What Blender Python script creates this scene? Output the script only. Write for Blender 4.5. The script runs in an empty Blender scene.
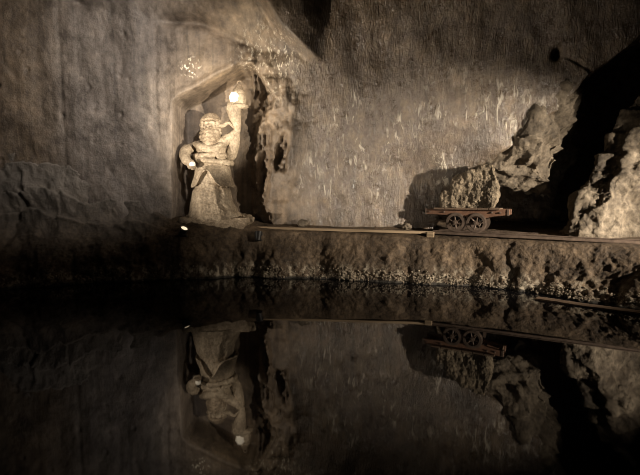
import bpy, bmesh, math, random
import numpy as np
from mathutils import Vector, Matrix, noise as mn

random.seed(7)
rng = np.random.default_rng(11)
PI = math.pi
C = bpy.context.scene.collection
scene = bpy.context.scene

# ------------------------------------------------------------------ camera
F = 450.0
CAM_Z = 1.8
PITCH = math.atan(42.5 / 450.0)
cam_d = bpy.data.cameras.new('camera')
cam_d.sensor_width = 36.0
cam_d.lens = F / 640.0 * 36.0
cam_d.clip_start = 0.05
cam = bpy.data.objects.new('camera', cam_d)
C.objects.link(cam)
cam.location = (0, 0, CAM_Z)
cam.rotation_euler = (PI / 2 - PITCH, 0, 0)
scene.camera = cam


def P(px, py, D):
    """the point of the place that stands at distance D from the camera's bank"""
    cx, cy = (px - 320.0) / F, (237.5 - py) / F
    ry = math.cos(PITCH) + cy * math.sin(PITCH)
    rz = -math.sin(PITCH) + cy * math.cos(PITCH)
    k = D / ry
    return Vector((cx * k, D, CAM_Z + rz * k))


# ------------------------------------------------------------------ noise
def _hash(ix, iy, iz, s):
    h = (ix * 374761393 + iy * 668265263 + iz * 2147483647 + s * 974634777) & 0xFFFFFFFF
    h = ((h ^ (h >> 13)) * 1274126177) & 0xFFFFFFFF
    h = h ^ (h >> 16)
    return (h & 0xFFFF) / 65535.0


def vnoise(p, s=0):
    i = np.floor(p).astype(np.int64)
    f = p - i
    f = f * f * f * (f * (f * 6 - 15) + 10)
    out = np.zeros(len(p))
    for dx in (0, 1):
        wx = f[:, 0] if dx else 1 - f[:, 0]
        for dy in (0, 1):
            wy = f[:, 1] if dy else 1 - f[:, 1]
            for dz in (0, 1):
                wz = f[:, 2] if dz else 1 - f[:, 2]
                out += wx * wy * wz * _hash(i[:, 0] + dx, i[:, 1] + dy, i[:, 2] + dz, s)
    return out * 2 - 1


def fbm(p, octv=5, s=0, gain=0.5):
    a, t, o = 1.0, 0.0, np.zeros(len(p))
    for k in range(octv):
        o += a * vnoise(p * (2.03 ** k) + 17.3 * k, s + k)
        t += a
        a *= gain
    return o / t


def ridged(p, octv=5, s=0, gain=0.5):
    a, t, o = 1.0, 0.0, np.zeros(len(p))
    for k in range(octv):
        o += a * (1 - np.abs(vnoise(p * (2.07 ** k) + 9.1 * k, s + k)) * 2)
        t += a
        a *= gain
    return o / t


def worley(p, s=0):
    i = np.floor(p).astype(np.int64)
    f1 = np.full(len(p), 9.0)
    f2 = np.full(len(p), 9.0)
    for dx in (-1, 0, 1):
        for dy in (-1, 0, 1):
            for dz in (-1, 0, 1):
                c = i + np.array([dx, dy, dz])
                q = np.stack([c[:, k] + _hash(c[:, 0], c[:, 1], c[:, 2], s + 31 * k) for k in range(3)], 1)
                d = np.sqrt(((q - p) ** 2).sum(1))
                f2 = np.minimum(np.maximum(f1, d), f2)
                f1 = np.minimum(f1, d)
    return f1, f2


def sstep(a, b, x):
    t = np.clip((x - a) / (b - a), 0, 1)
    return t * t * (3 - 2 * t)


def sdf_poly(x, z, poly):
    """signed distance, negative inside"""
    d = np.full(x.shape, 1e9)
    ins = np.zeros(x.shape, bool)
    n = len(poly)
    for k in range(n):
        ax, az = poly[k]
        bx, bz = poly[(k + 1) % n]
        ex, ez = bx - ax, bz - az
        t = np.clip(((x - ax) * ex + (z - az) * ez) / (ex * ex + ez * ez + 1e-12), 0, 1)
        d = np.minimum(d, np.hypot(x - ax - t * ex, z - az - t * ez))
        c = ((az > z) != (bz > z)) & (x < (bx - ax) * (z - az) / (bz - az + 1e-12) + ax)
        ins ^= c
    return np.where(ins, -d, d)


# ------------------------------------------------------------------ mesh helpers
def link(name, me, mat=None, parent=None, smooth=True):
    o = bpy.data.objects.new(name, me)
    C.objects.link(o)
    if mat:
        me.materials.append(mat)
    if smooth:
        me.polygons.foreach_set('use_smooth', [True] * len(me.polygons))
    if parent is not None:
        o.parent = parent
    return o


def obj(name, bm, mat, parent=None, smooth=True, sharp=None):
    me = bpy.data.meshes.new(name)
    bmesh.ops.recalc_face_normals(bm, faces=bm.faces[:])
    bm.to_mesh(me)
    bm.free()
    o = link(name, me, mat, parent, smooth)
    if smooth and sharp:
        me.set_sharp_from_angle(angle=sharp)
    return o


def tag(o, label, cat=None, group=None, kind=None):
    o['label'] = label
    if cat:
        o['category'] = cat
    if group:
        o['group'] = group
    if kind:
        o['kind'] = kind
    return o


def thing(name, label, cat, loc=(0, 0, 0), rz=0.0, group=None):
    o = bpy.data.objects.new(name, None)
    C.objects.link(o)
    o.location = loc
    o.rotation_euler = (0, 0, rz)
    o.empty_display_size = 0.1
    return tag(o, label, cat, group)


def grid_mesh(name, V, nu, nv, mat):
    """V shaped (nu,nv,3)"""
    me = bpy.data.meshes.new(name)
    v = V.reshape(-1, 3)
    iu, iv = np.meshgrid(np.arange(nu - 1), np.arange(nv - 1), indexing='ij')
    a = (iu * nv + iv).ravel()
    q = np.stack([a, a + nv, a + nv + 1, a + 1], 1)
    me.vertices.add(len(v))
    me.vertices.foreach_set('co', v.ravel())
    me.loops.add(q.size)
    me.loops.foreach_set('vertex_index', q.ravel())
    me.polygons.add(len(q))
    me.polygons.foreach_set('loop_start', np.arange(0, q.size, 4))
    me.update(calc_edges=True)
    me.validate()
    return me


def ball(bm, c, r, sub=2, sc=None):
    m = Matrix.Translation(c)
    if sc:
        m = m @ Matrix.Diagonal((sc[0], sc[1], sc[2], 1))
    bmesh.ops.create_icosphere(bm, subdivisions=sub, radius=r, matrix=m)


def box(bm, c, size, rot=None, bev=0.0):
    m = Matrix.Translation(c)
    if rot is not None:
        m = m @ rot
    m = m @ Matrix.Diagonal((size[0], size[1], size[2], 1))
    r = bmesh.ops.create_cube(bm, size=1.0, matrix=m)
    if bev:
        es = list({e for v in r['verts'] for e in v.link_edges})
        bmesh.ops.bevel(bm, geom=es, offset=bev, segments=2, affect='EDGES', profile=0.6)


def sweep(bm, pts, rad, n=12, caps=True, squash=None):
    """swept tube with rounded ends through pts; rad per point"""
    pts = [Vector(p) for p in pts]
    if not hasattr(rad, '__len__'):
        rad = [rad] * len(pts)
    rings = []
    up = None
    for i, p in enumerate(pts):
        t = (pts[min(i + 1, len(pts) - 1)] - pts[max(i - 1, 0)]).normalized()
        if up is None:
            up = t.orthogonal().normalized()
        up = (up - t * up.dot(t)).normalized()
        sd = t.cross(up)
        ring = []
        for k in range(n):
            a = 2 * PI * k / n
            ring.append(bm.verts.new(p + (up * math.cos(a) + sd * math.sin(a)) * rad[i]))
        rings.append(ring)
    for a, b in zip(rings, rings[1:]):
        for k in range(n):
            bm.faces.new((a[k], a[(k + 1) % n], b[(k + 1) % n], b[k]))
    if caps:
        bm.faces.new(rings[0][::-1])
        bm.faces.new(rings[-1])


def chain(bm, pts, rad, per=6):
    """smooth chain for remeshing: tube + balls at the ends"""
    P_, R_ = [], []
    n = len(pts)
    for i in range(n - 1):
        p0, p1, p2, p3 = (Vector(pts[max(i - 1, 0)]), Vector(pts[i]), Vector(pts[i + 1]), Vector(pts[min(i + 2, n - 1)]))
        for k in range(per):
            t = k / per
            P_.append(0.5 * ((2 * p1) + (p2 - p0) * t + (2 * p0 - 5 * p1 + 4 * p2 - p3) * t * t + (3 * p1 - p0 - 3 * p2 + p3) * t ** 3))
            R_.append(rad[i] * (1 - t) + rad[i + 1] * t)
    P_.append(Vector(pts[-1]))
    R_.append(rad[-1])
    sweep(bm, P_, R_, 12)
    ball(bm, P_[0], R_[0], 2)
    ball(bm, P_[-1], R_[-1], 2)


def loft(bm, rings):
    """rings: lists of Vectors, same length; capped"""
    vs = [[bm.verts.new(v) for v in r] for r in rings]
    n = len(vs[0])
    for a, b in zip(vs, vs[1:]):
        for k in range(n):
            bm.faces.new((a[k], a[(k + 1) % n], b[(k + 1) % n], b[k]))
    bm.faces.new(vs[0][::-1])
    bm.faces.new(vs[-1])


def remeshed(bm, voxel, smooth=3):
    """one continuous closed surface around everything in bm"""
    bmesh.ops.recalc_face_normals(bm, faces=bm.faces[:])
    me = bpy.data.meshes.new('tmp')
    bm.to_mesh(me)
    bm.free()
    o = bpy.data.objects.new('tmp', me)
    C.objects.link(o)
    m = o.modifiers.new('r', 'REMESH')
    m.mode = 'VOXEL'
    m.voxel_size = voxel
    if smooth:
        s = o.modifiers.new('s', 'SMOOTH')
        s.factor = 0.5
        s.iterations = smooth
    dg = bpy.context.evaluated_depsgraph_get()
    dg.update()
    out = bpy.data.meshes.new_from_object(o.evaluated_get(dg))
    bpy.data.objects.remove(o)
    bpy.data.meshes.remove(me)
    return out


def mesh_np(me):
    n = len(me.vertices)
    co = np.empty(n * 3)
    me.vertices.foreach_get('co', co)
    no = np.empty(n * 3)
    me.vertices.foreach_get('normal', no)
    return co.reshape(-1, 3), no.reshape(-1, 3)


def displace(me, fn):
    co, no = mesh_np(me)
    co = co + no * fn(co)[:, None]
    me.vertices.foreach_set('co', co.ravel())
    me.update()


def hull_rock(pts, voxel=0.03, amp=0.1, freq=1.2, crag=0.06, seed=0, smooth=1):
    bm = bmesh.new()
    for p in pts:
        bm.verts.new(p)
    bmesh.ops.convex_hull(bm, input=bm.verts[:])
    lone = [v for v in bm.verts if not v.link_faces]
    bmesh.ops.delete(bm, geom=lone, context='VERTS')
    me = remeshed(bm, voxel, smooth)

    def f(p):
        wq = p + 0.35 / freq * np.stack([fbm(p * freq, 3, seed + k) for k in (1, 2, 3)], 1)
        a = fbm(p * freq * 0.8, 3, seed) * amp * 1.5
        t = (wq @ np.array([0.45, 0.3, 0.84])) * freq * 2.0
        a += amp * 0.8 * (np.abs((t % 1.0) - 0.35) - 0.25)
        t = (wq @ np.array([0.85, -0.2, -0.5])) * freq * 2.9
        a += amp * 0.5 * (np.abs((t % 1.0) - 0.7) - 0.25)
        f1, f2 = worley(wq * freq * 2.6, seed)
        b = (0.4 - f1) * amp * 0.22
        c = -np.maximum(ridged(wq * freq * 1.5, 4, seed + 5) - 0.15, 0) * crag * 1.0
        return a + b + c + crag * 0.7 * fbm(p * freq * 6, 4, seed + 9, .65)
    displace(me, f)
    return me


# ------------------------------------------------------------------ materials
def new_mat(name):
    m = bpy.data.materials.new(name)
    m.use_nodes = True
    nt = m.node_tree
    return m, nt, nt.nodes['Principled BSDF']


def node(nt, t, **kw):
    n = nt.nodes.new(t)
    for k, v in kw.items():
        if k in n.inputs.keys():
            n.inputs[k].default_value = v
        else:
            setattr(n, k, v)
    return n


def ramp(nt, fac, stops):
    r = nt.nodes.new('ShaderNodeValToRGB')
    e = r.color_ramp.elements
    while len(e) < len(stops):
        e.new(0.5)
    for el, (p, c) in zip(e, stops):
        el.position = p
        el.color = (*c, 1)
    nt.links.new(fac, r.inputs[0])
    return r.outputs[0]


def mixc(nt, fac, a, b, mode='MIX'):
    n = nt.nodes.new('ShaderNodeMix')
    n.data_type = 'RGBA'
    n.blend_type = mode
    for s, v in ((n.inputs['Factor'], fac), (n.inputs['A'], a), (n.inputs['B'], b)):
        if hasattr(v, 'links') or hasattr(v, 'node'):
            nt.links.new(v, s)
        elif isinstance(v, (int, float)):
            s.default_value = v
        else:
            s.default_value = (*v, 1)
    return n.outputs['Result']


def math_(nt, op, a, b=None, clamp=False):
    n = nt.nodes.new('ShaderNodeMath')
    n.operation = op
    n.use_clamp = clamp
    for i, v in enumerate((a, b)):
        if v is None:
            continue
        if isinstance(v, (int, float)):
            n.inputs[i].default_value = v
        else:
            nt.links.new(v, n.inputs[i])
    return n.outputs[0]


def coords(nt, scale=(1, 1, 1), rot=(0, 0, 0)):
    g = nt.nodes.new('ShaderNodeNewGeometry')
    m = nt.nodes.new('ShaderNodeMapping')
    m.inputs['Scale'].default_value = scale
    m.inputs['Rotation'].default_value = rot
    nt.links.new(g.outputs['Position'], m.inputs['Vector'])
    return m.outputs[0]


def ocoords(nt, scale=(1, 1, 1)):
    g = nt.nodes.new('ShaderNodeTexCoord')
    m = nt.nodes.new('ShaderNodeMapping')
    m.inputs['Scale'].default_value = scale
    nt.links.new(g.outputs['Object'], m.inputs['Vector'])
    return m.outputs[0]


def noise_n(nt, vec, scale, detail=6, rough=0.55, dist=0.0):
    n = node(nt, 'ShaderNodeTexNoise', Scale=scale, Detail=detail, Roughness=rough, Distortion=dist)
    nt.links.new(vec, n.inputs['Vector'])
    return n.outputs['Fac']


def bump(nt, bsdf, h, strength, dist):
    b = node(nt, 'ShaderNodeBump', Strength=strength, Distance=dist)
    nt.links.new(h, b.inputs['Height'])
    prev = bsdf.inputs['Normal'].links
    if prev:
        nt.links.new(prev[0].from_socket, b.inputs['Normal'])
    nt.links.new(b.outputs[0], bsdf.inputs['Normal'])


def sep_pos(nt):
    g = nt.nodes.new('ShaderNodeNewGeometry')
    s = nt.nodes.new('ShaderNodeSeparateXYZ')
    nt.links.new(g.outputs['Position'], s.inputs[0])
    return s.outputs


def mrange(nt, v, a, b, lo=0.0, hi=1.0):
    n = nt.nodes.new('ShaderNodeMapRange')
    n.interpolation_type = 'SMOOTHSTEP'
    nt.links.new(v, n.inputs[0])
    n.inputs[1].default_value = a
    n.inputs[2].default_value = b
    n.inputs[3].default_value = lo
    n.inputs[4].default_value = hi
    return n.outputs[0]


def mat_wall():
    m, nt, b = new_mat('salt_rock_wall')
    v = coords(nt)
    X, Y, Z = sep_pos(nt)
    n1 = noise_n(nt, v, 0.55, 6, 0.6)
    n2 = noise_n(nt, v, 3.2, 12, 0.72)
    streak = noise_n(nt, coords(nt, (7, 7, 0.5)), 1.0, 5, 0.6, 0.3)
    warm = ramp(nt, n1, [(0.30, (0.110, 0.080, 0.053)), (0.52, (0.185, 0.137, 0.091)), (0.72, (0.265, 0.202, 0.134))])
    grey = ramp(nt, n1, [(0.30, (0.14, 0.115, 0.095)), (0.52, (0.21, 0.178, 0.15)), (0.75, (0.275, 0.238, 0.20))])
    left = math_(nt, 'MULTIPLY', mrange(nt, X, -2.2, -4.0), mrange(nt, X, -6.3, -5.0))
    c = mixc(nt, left, warm, grey)
    fine = ramp(nt, n2, [(0.33, (0.42, 0.39, 0.36)), (0.52, (0.92, 0.91, 0.9)), (0.68, (1.35, 1.32, 1.28))])
    c = mixc(nt, 1.0, c, fine, 'MULTIPLY')
    st = ramp(nt, streak, [(0.35, (0.58, 0.56, 0.53)), (0.62, (1.15, 1.13, 1.1))])
    c = mixc(nt, 0.8, c, st, 'MULTIPLY')
    # gloss glints painted as pale strokes, plus dark seeps, on the smooth right wall
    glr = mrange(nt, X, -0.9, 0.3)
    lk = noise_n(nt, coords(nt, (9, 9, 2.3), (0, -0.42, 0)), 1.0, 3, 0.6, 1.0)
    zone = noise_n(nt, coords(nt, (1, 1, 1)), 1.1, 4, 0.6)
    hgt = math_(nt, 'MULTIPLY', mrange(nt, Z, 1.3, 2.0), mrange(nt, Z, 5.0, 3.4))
    glint_mask = math_(nt, 'MULTIPLY', math_(nt, 'MULTIPLY', mrange(nt, lk, 0.53, 0.66), mrange(nt, zone, 0.44, 0.60)), math_(nt, 'MULTIPLY', hgt, glr), True)
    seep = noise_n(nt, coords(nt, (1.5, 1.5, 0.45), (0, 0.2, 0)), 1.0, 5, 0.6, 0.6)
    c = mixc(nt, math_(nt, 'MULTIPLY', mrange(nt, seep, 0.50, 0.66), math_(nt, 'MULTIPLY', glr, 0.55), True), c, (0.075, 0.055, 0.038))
    c = mixc(nt, glint_mask, c, (0.56, 0.49, 0.39))
    # crust sparkle painted as pale flecks above the mouth of the niche
    d = nt.nodes.new('ShaderNodeVectorMath')
    d.operation = 'DISTANCE'
    g = nt.nodes.new('ShaderNodeNewGeometry')
    nt.links.new(g.outputs['Position'], d.inputs[0])
    d.inputs[1].default_value = P(270, 62, 10.0)
    near = mrange(nt, d.outputs['Value'], 1.1, 0.1)
    fl = noise_n(nt, coords(nt, (1.7, 1, 0.7), (0, 0.7, 0)), 10.0, 6, 0.75)
    fleck = math_(nt, 'MULTIPLY', near, mrange(nt, fl, 0.54, 0.62), True)
    d2 = nt.nodes.new('ShaderNodeVectorMath')
    d2.operation = 'DISTANCE'
    nt.links.new(g.outputs['Position'], d2.inputs[0])
    d2.inputs[1].default_value = P(190, 67, 10.0)
    near2 = mrange(nt, d2.outputs['Value'], 0.30, 0.10)
    fl2 = noise_n(nt, coords(nt, (1, 1, 1), (0, 0.5, 0)), 16.0, 2, 0.5)
    fleck2 = math_(nt, 'MULTIPLY', near2, mrange(nt, fl2, 0.56, 0.62), True)  # chip marks, with their glint put into the pale colour
    fleck = math_(nt, 'MAXIMUM', fleck, fleck2)
    c = mixc(nt, fleck, c, (0.72, 0.64, 0.50))
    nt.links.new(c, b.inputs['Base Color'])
    # licked-smooth salt on the right is glossier than the dusty left
    gl = mrange(nt, X, -1.0, 0.0)
    rr = ramp(nt, n2, [(0.3, (0.20, 0.20, 0.20)), (0.7, (0.46, 0.46, 0.46))])
    rl = mixc(nt, gl, (0.62, 0.62, 0.62), rr)
    nt.links.new(rl, b.inputs['Roughness'])
    b.inputs['Specular IOR Level'].default_value = 0.75
    scr = noise_n(nt, coords(nt, (17, 17, 3.0), (0, -0.45, 0)), 1.0, 4, 0.65, 1.6)
    sc = math_(nt, 'MULTIPLY', scr, gl)
    nt.links.new(math_(nt, 'MULTIPLY', gl, 0.7), b.inputs['Coat Weight'])
    b.inputs['Coat Roughness'].default_value = 0.20
    bump(nt, b, glint_mask, 0.5, 0.03)
    bump(nt, b, sc, 0.8, 0.06)
    bump(nt, b, noise_n(nt, v, 7.0, 10, 0.68), 0.75, 0.05)
    bump(nt, b, noise_n(nt, v, 38.0, 4, 0.6), 0.45, 0.018)
    nt.links.new(b.inputs['Normal'].links[0].from_socket, b.inputs['Coat Normal'])
    return m


def mat_rough(name, c0, c1, c2, scale=3.0, bmp=0.6, crust=False, rough=0.75, obj_space=False, grit=0.8):
    m, nt, b = new_mat(name)
    v = ocoords(nt) if obj_space else coords(nt)
    n1 = noise_n(nt, v, scale, 8, 0.65)
    c = ramp(nt, n1, [(0.32, c0), (0.52, c1), (0.72, c2)])
    n2 = noise_n(nt, v, scale * 8, 5, 0.6)
    c = mixc(nt, grit, c, ramp(nt, n2, [(0.34, (0.30, 0.28, 0.26)), (0.5, (0.85, 0.84, 0.82)), (0.66, (1.25, 1.22, 1.18))]), 'MULTIPLY')
    if crust:
        X, Y, Z = sep_pos(nt)
        low = mrange(nt, Z, 0.42, 0.10)
        n3 = noise_n(nt, coords(nt, (1, 1, 0.6)), 8.0, 6, 0.7)
        f = math_(nt, 'MULTIPLY', low, mrange(nt, n3, 0.46, 0.62), True)
        c = mixc(nt, f, c, (0.42, 0.36, 0.27))
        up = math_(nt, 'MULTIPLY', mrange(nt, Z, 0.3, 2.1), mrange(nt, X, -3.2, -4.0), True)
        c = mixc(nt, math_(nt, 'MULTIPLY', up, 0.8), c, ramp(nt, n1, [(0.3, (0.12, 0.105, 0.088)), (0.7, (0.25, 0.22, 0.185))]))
        wet = mrange(nt, Z, 0.07, 0.02)
        c = mixc(nt, wet, c, (0.030, 0.026, 0.02))
    nt.links.new(c, b.inputs['Base Color'])
    b.inputs['Roughness'].default_value = rough
    b.inputs['Specular IOR Level'].default_value = 0.35
    bump(nt, b, noise_n(nt, v, scale * 3, 8, 0.65), bmp, 0.06)
    bump(nt, b, noise_n(nt, v, scale * 9, 5, 0.7), bmp * 0.9, 0.03)
    return m


def mat_metal(name, c0, c1, rough=0.6, metallic=0.6):
    m, nt, b = new_mat(name)
    v = ocoords(nt)
    n = noise_n(nt, v, 9.0, 6, 0.65)
    nt.links.new(ramp(nt, n, [(0.35, c0), (0.65, c1)]), b.inputs['Base Color'])
    b.inputs['Roughness'].default_value = rough
    b.inputs['Metallic'].default_value = metallic
    bump(nt, b, noise_n(nt, v, 60, 3, 0.5), 0.2, 0.004)
    return m


def mat_wood(name, c0, c1, axis=0):
    m, nt, b = new_mat(name)
    s = [14, 14, 14]
    s[axis] = 0.8
    v = ocoords(nt, tuple(s))
    n = noise_n(nt, v, 1.6, 6, 0.6, 0.5)
    nt.links.new(ramp(nt, n, [(0.35, c0), (0.62, c1)]), b.inputs['Base Color'])
    b.inputs['Roughness'].default_value = 0.8
    bump(nt, b, n, 0.4, 0.01)
    return m


def mat_glow(name, col, strength):
    m, nt, b = new_mat(name)
    b.inputs['Base Color'].default_value = (0.8, 0.75, 0.65, 1)
    n = noise_n(nt, ocoords(nt), 12, 3, 0.5)
    nt.links.new(ramp(nt, n, [(0.3, tuple(0.75 * x for x in col)), (0.7, col)]), b.inputs['Emission Color'])
    b.inputs['Emission Strength'].default_value = strength
    b.inputs['Roughness'].default_value = 0.3
    return m


M = {}
M['wall'] = mat_wall()
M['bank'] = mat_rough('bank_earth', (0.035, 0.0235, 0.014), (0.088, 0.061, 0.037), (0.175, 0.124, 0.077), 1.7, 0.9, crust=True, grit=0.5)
M['rock'] = mat_rough('rough_salt_rock', (0.055, 0.043, 0.03), (0.145, 0.116, 0.082), (0.29, 0.24, 0.175), 1.5, 1.0, grit=0.5)
M['load'] = mat_rough('cart_block_salt', (0.09, 0.07, 0.045), (0.24, 0.19, 0.13), (0.42, 0.34, 0.24), 5.0, 0.9)
M['salt'] = mat_rough('carved_salt', (0.20, 0.155, 0.105), (0.32, 0.255, 0.18), (0.46, 0.38, 0.275), 3.0, 0.6, rough=0.55, grit=0.45)
M['saltdark'] = mat_rough('carved_salt_weathered', (0.16, 0.118, 0.078), (0.29, 0.225, 0.155), (0.44, 0.36, 0.26), 5.0, 0.5, rough=0.6, grit=0.5)
M['crust'] = mat_rough('salt_crust', (0.12, 0.095, 0.068), (0.25, 0.205, 0.15), (0.42, 0.36, 0.27), 6.0, 0.6)
M['iron'] = mat_metal('rusty_iron', (0.085, 0.060, 0.045), (0.16, 0.115, 0.085), 0.6, 0.35)
M['rust'] = mat_metal('red_rust', (0.11, 0.055, 0.032), (0.20, 0.105, 0.06), 0.75, 0.1)
M['dark'] = mat_metal('dark_metal', (0.012, 0.011, 0.010), (0.03, 0.027, 0.024), 0.5, 0.5)
M['wood'] = mat_wood('old_wood', (0.085, 0.055, 0.034), (0.19, 0.125, 0.078), 0)
M['plank'] = mat_wood('pale_plank', (0.17, 0.12, 0.07), (0.32, 0.235, 0.145), 0)
M['glow'] = mat_glow('lamp_glow', (1.0, 0.82, 0.56), 0.38)
M['bulb'] = mat_glow('bulb_glow', (1.0, 0.80, 0.54), 0.12)
M['spotglow'] = mat_glow('floodlight_glass', (1.0, 0.80, 0.54), 0.6)

# water
m, nt, b = new_mat('still_brine')
b.inputs['Base Color'].default_value = (0.0035, 0.0035, 0.0045, 1)
b.inputs['Roughness'].default_value = 0.025
b.inputs['IOR'].default_value = 1.33
bump(nt, b, noise_n(nt, coords(nt, (1, 0.5, 1)), 1.4, 2, 0.5), 0.015, 0.03)
M['water'] = m

# ------------------------------------------------------------------ SETTING: cavern wall
def poly_at(pts, D):
    return [(P(a, b_, D).x, P(a, b_, D).z) for a, b_ in pts]


x0, x1, z0, z1 = -9.6, 9.0, 0.6, 8.2
dx = 0.026
nx, nz = int((x1 - x0) / dx), int((z1 - z0) / dx)
gx, gz = np.meshgrid(np.linspace(x0, x1, nx), np.linspace(z0, z1, nz), indexing='ij')
X, Z = gx.ravel(), gz.ravel()
Q = np.stack([X, np.full_like(X, 10.0), Z], 1)

# base surfaces
left = 10.05 + 0.13 * np.minimum(X + 3.3, 0) + 0.012 * (Z - 3) ** 2 * (Z < 3)
right = 10.45 - 0.17 * (X + 0.5) - 0.11 * np.maximum(Z - 1.6, 0) - 0.022 * np.maximum(Z - 2.4, 0) ** 2
right = right + 0.35 * np.exp(-((X - 2.6) / 1.3) ** 2) * (1 - sstep(1.8, 3.4, Z))
D = left + (right - left) * sstep(-2.6, -0.4, X)
D += 0.16 * fbm(Q * 0.45, 3, 1) + 0.05 * fbm(Q * 1.7, 4, 5)
smooth_r = sstep(-0.9, 0.1, X)
# vertical seams on the left wall
lw = 1 - sstep(-4.0, -2.6, X)
for sx, wd, dp in ((-5.45, 0.05, 0.018), (-5.2, 0.12, -0.025), (-4.0, 0.25, -0.05), (-3.55, 0.06, 0.02)):
    D += lw * dp * np.exp(-((X - sx + 0.05 * fbm(Q * 0.8, 2, 30)) / wd) ** 2) * sstep(2.0, 3.0, Z)
D += lw * 0.035 * ridged(np.stack([X * 1.1, Q[:, 1], Z * 0.7 + X * 0.9], 1), 4, 44)
# small chips and pocks on the left wall
f1, f2 = worley(np.stack([X * 2.6, Q[:, 1] * 0, Z * 2.1], 1), 3)
pk = np.clip(0.16 - f1, 0, 1) * (vnoise(np.stack([X * .9, Z * .9, X * 0], 1), 9) > 0.1)
D += lw * pk * 0.35
# tool scratches on the licked right wall
sq = np.stack([X * 3.2 + Z * 1.5 + 0.9 * fbm(Q * 0.5, 2, 60), Q[:, 1] * 0, Z * 0.55 - X * 0.35], 1)
low = 1 - 0.75 * sstep(3.4, 4.8, Z)
patch = sstep(-0.25, 0.35, fbm(Q * 0.9, 3, 66))
D += smooth_r * low * (0.014 + 0.030 * patch) * ridged(sq, 3, 61) + smooth_r * low * 0.014 * patch * fbm(sq * np.array([3.5, 1, 1.6]), 3, 64)
f1, f2 = worley(np.stack([X * 1.3, Q[:, 1] * 0, Z * 1.5], 1) + 0.3 * fbm(Q * 1.2, 2, 70)[:, None], 71)
D += smooth_r * 0.035 * (f1 - 0.5) + smooth_r * 0.10 * fbm(Q * np.array([0.9, 1, 0.6]), 3, 73)
# sloping roof band top left
cl = P(60, 6, 10).z, P(285, 48, 10).z
edge = np.interp(X, [P(-200, 0, 10).x, P(70, 4, 10).x, P(120, 18, 10).x, P(200, 22, 10).x, P(250, 44, 10).x, P(290, 62, 10).x],
                 [P(0, -20, 10).z, P(0, 2, 10).z, P(0, 18, 10).z, P(0, 22, 10).z, P(0, 42, 10).z, P(0, 58, 10).z])
edge = edge + 0.10 * fbm(Q * 1.6, 4, 12)
over = np.maximum(Z - edge, 0) * (1 - sstep(-1.4, -0.4, X))
D -= over * 0.75
D += 0.10 * np.exp(-((Z - edge) / 0.10) ** 2) * (1 - sstep(-1.4, -0.6, X)) * (0.4 + vnoise(Q * 2.2, 13))
D += np.minimum(over * 3, 1) * 0.06 * fbm(Q * 4, 4, 21)
# hanging round boss of roof at the top middle
ctr = P(352, -38, 9.4)
bd = np.hypot((X - ctr.x) * 0.95, Z - ctr.z) + 0.06 * fbm(Q * 1.3, 3, 14)
rb = 1.95
D -= (1 - sstep(rb - 0.16, rb, bd)) * 0.50 * (1 - sstep(P(288, 0, 9.6).x, P(335, 0, 9.6).x, X))
# hole and crack on the right wall
hc = P(567, 48, 8.9)
hd = np.hypot(X - hc.x, (Z - hc.z) * 0.8)
D += 0.32 * np.exp(-(hd / 0.085) ** 2) - 0.05 * np.exp(-(np.hypot(X - hc.x - 0.22, Z - hc.z + 0.05) / 0.2) ** 2)
D += 0.05 * np.exp(-((Z - (hc.z - 0.62 * (X - hc.x))) / 0.035) ** 2) * ((X > hc.x) & (X < hc.x + 0.9))
# rough crusty halo around the niche
nich = poly_at([(173, 300), (172.5, 103), (178, 97), (200, 87), (222, 74), (238, 65), (252, 67), (266, 80), (279, 100),
                (287, 125), (291, 150), (289, 180), (288, 215), (288, 300)], 10.05)
rag = sstep(-2.3, -1.5, X)
sd = sdf_poly(X, Z, nich) + (0.02 + 0.12 * rag) * fbm(Q * 2.4, 4, 16)
fl_x = P(289, 0, 9.9).x
flank = np.exp(-((X - fl_x) / 0.30) ** 2) * (1 - sstep(3.0, 4.9, Z + 0.4 * fbm(Q * 0.8, 2, 33)))
D -= sstep(1.5, 2.2, Z) * flank * (0.17 + 0.16 * fbm(Q * np.array([2.2, 1, 1.2]), 4, 34))
halo = np.exp(-(np.maximum(sd, 0) / 0.55) ** 2) * sstep(-2.2, -1.4, X) * sstep(2.5, 3.6, Z)
D += halo * 0.10 * (ridged(Q * np.array([2.6, 1, 2.6]), 4, 17) - 0.3)
# the lip over the niche leans out a little
D -= 0.05 * np.exp(-((sd - 0.06) / 0.07) ** 2) * (1 - rag) * sstep(3.8, 4.4, Z)
inside = sstep(0.02, -0.05, sd)
back = 11.0 + 0.05 * fbm(Q * 1.5, 4, 18)
# rough columns on the right flank of the niche
colx = sstep(P(243, 0, 10.6).x, P(252, 0, 10.6).x, X + 0.10 * fbm(Q * 1.1, 3, 22))
rise = sstep(P(246, 0, 10.5).x, P(292, 0, 10.3).x, X)
qv = np.stack([X * 2.4, Q[:, 1] * 0, Z * 0.75], 1)
qv = qv + 0.35 * fbm(Q * 1.3, 3, 23)[:, None]
colD = 10.85 - 0.95 * rise ** 1.3 - 0.42 * (ridged(qv, 4, 24) - 0.25) + 0.24 * fbm(Q * 2.2, 5, 25, 0.6)
colD = colD - 0.14 * (ridged(Q * np.array([3.5, 1, 2.6]), 4, 35) - 0.3)
colD = np.where(Z < 2.0, np.maximum(colD, 10.5 - 0.35 * sstep(1.55, 2.0, Z)), colD)
back = back + (colD - back) * colx
D = D + (np.maximum(back, D) - D) * inside
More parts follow.
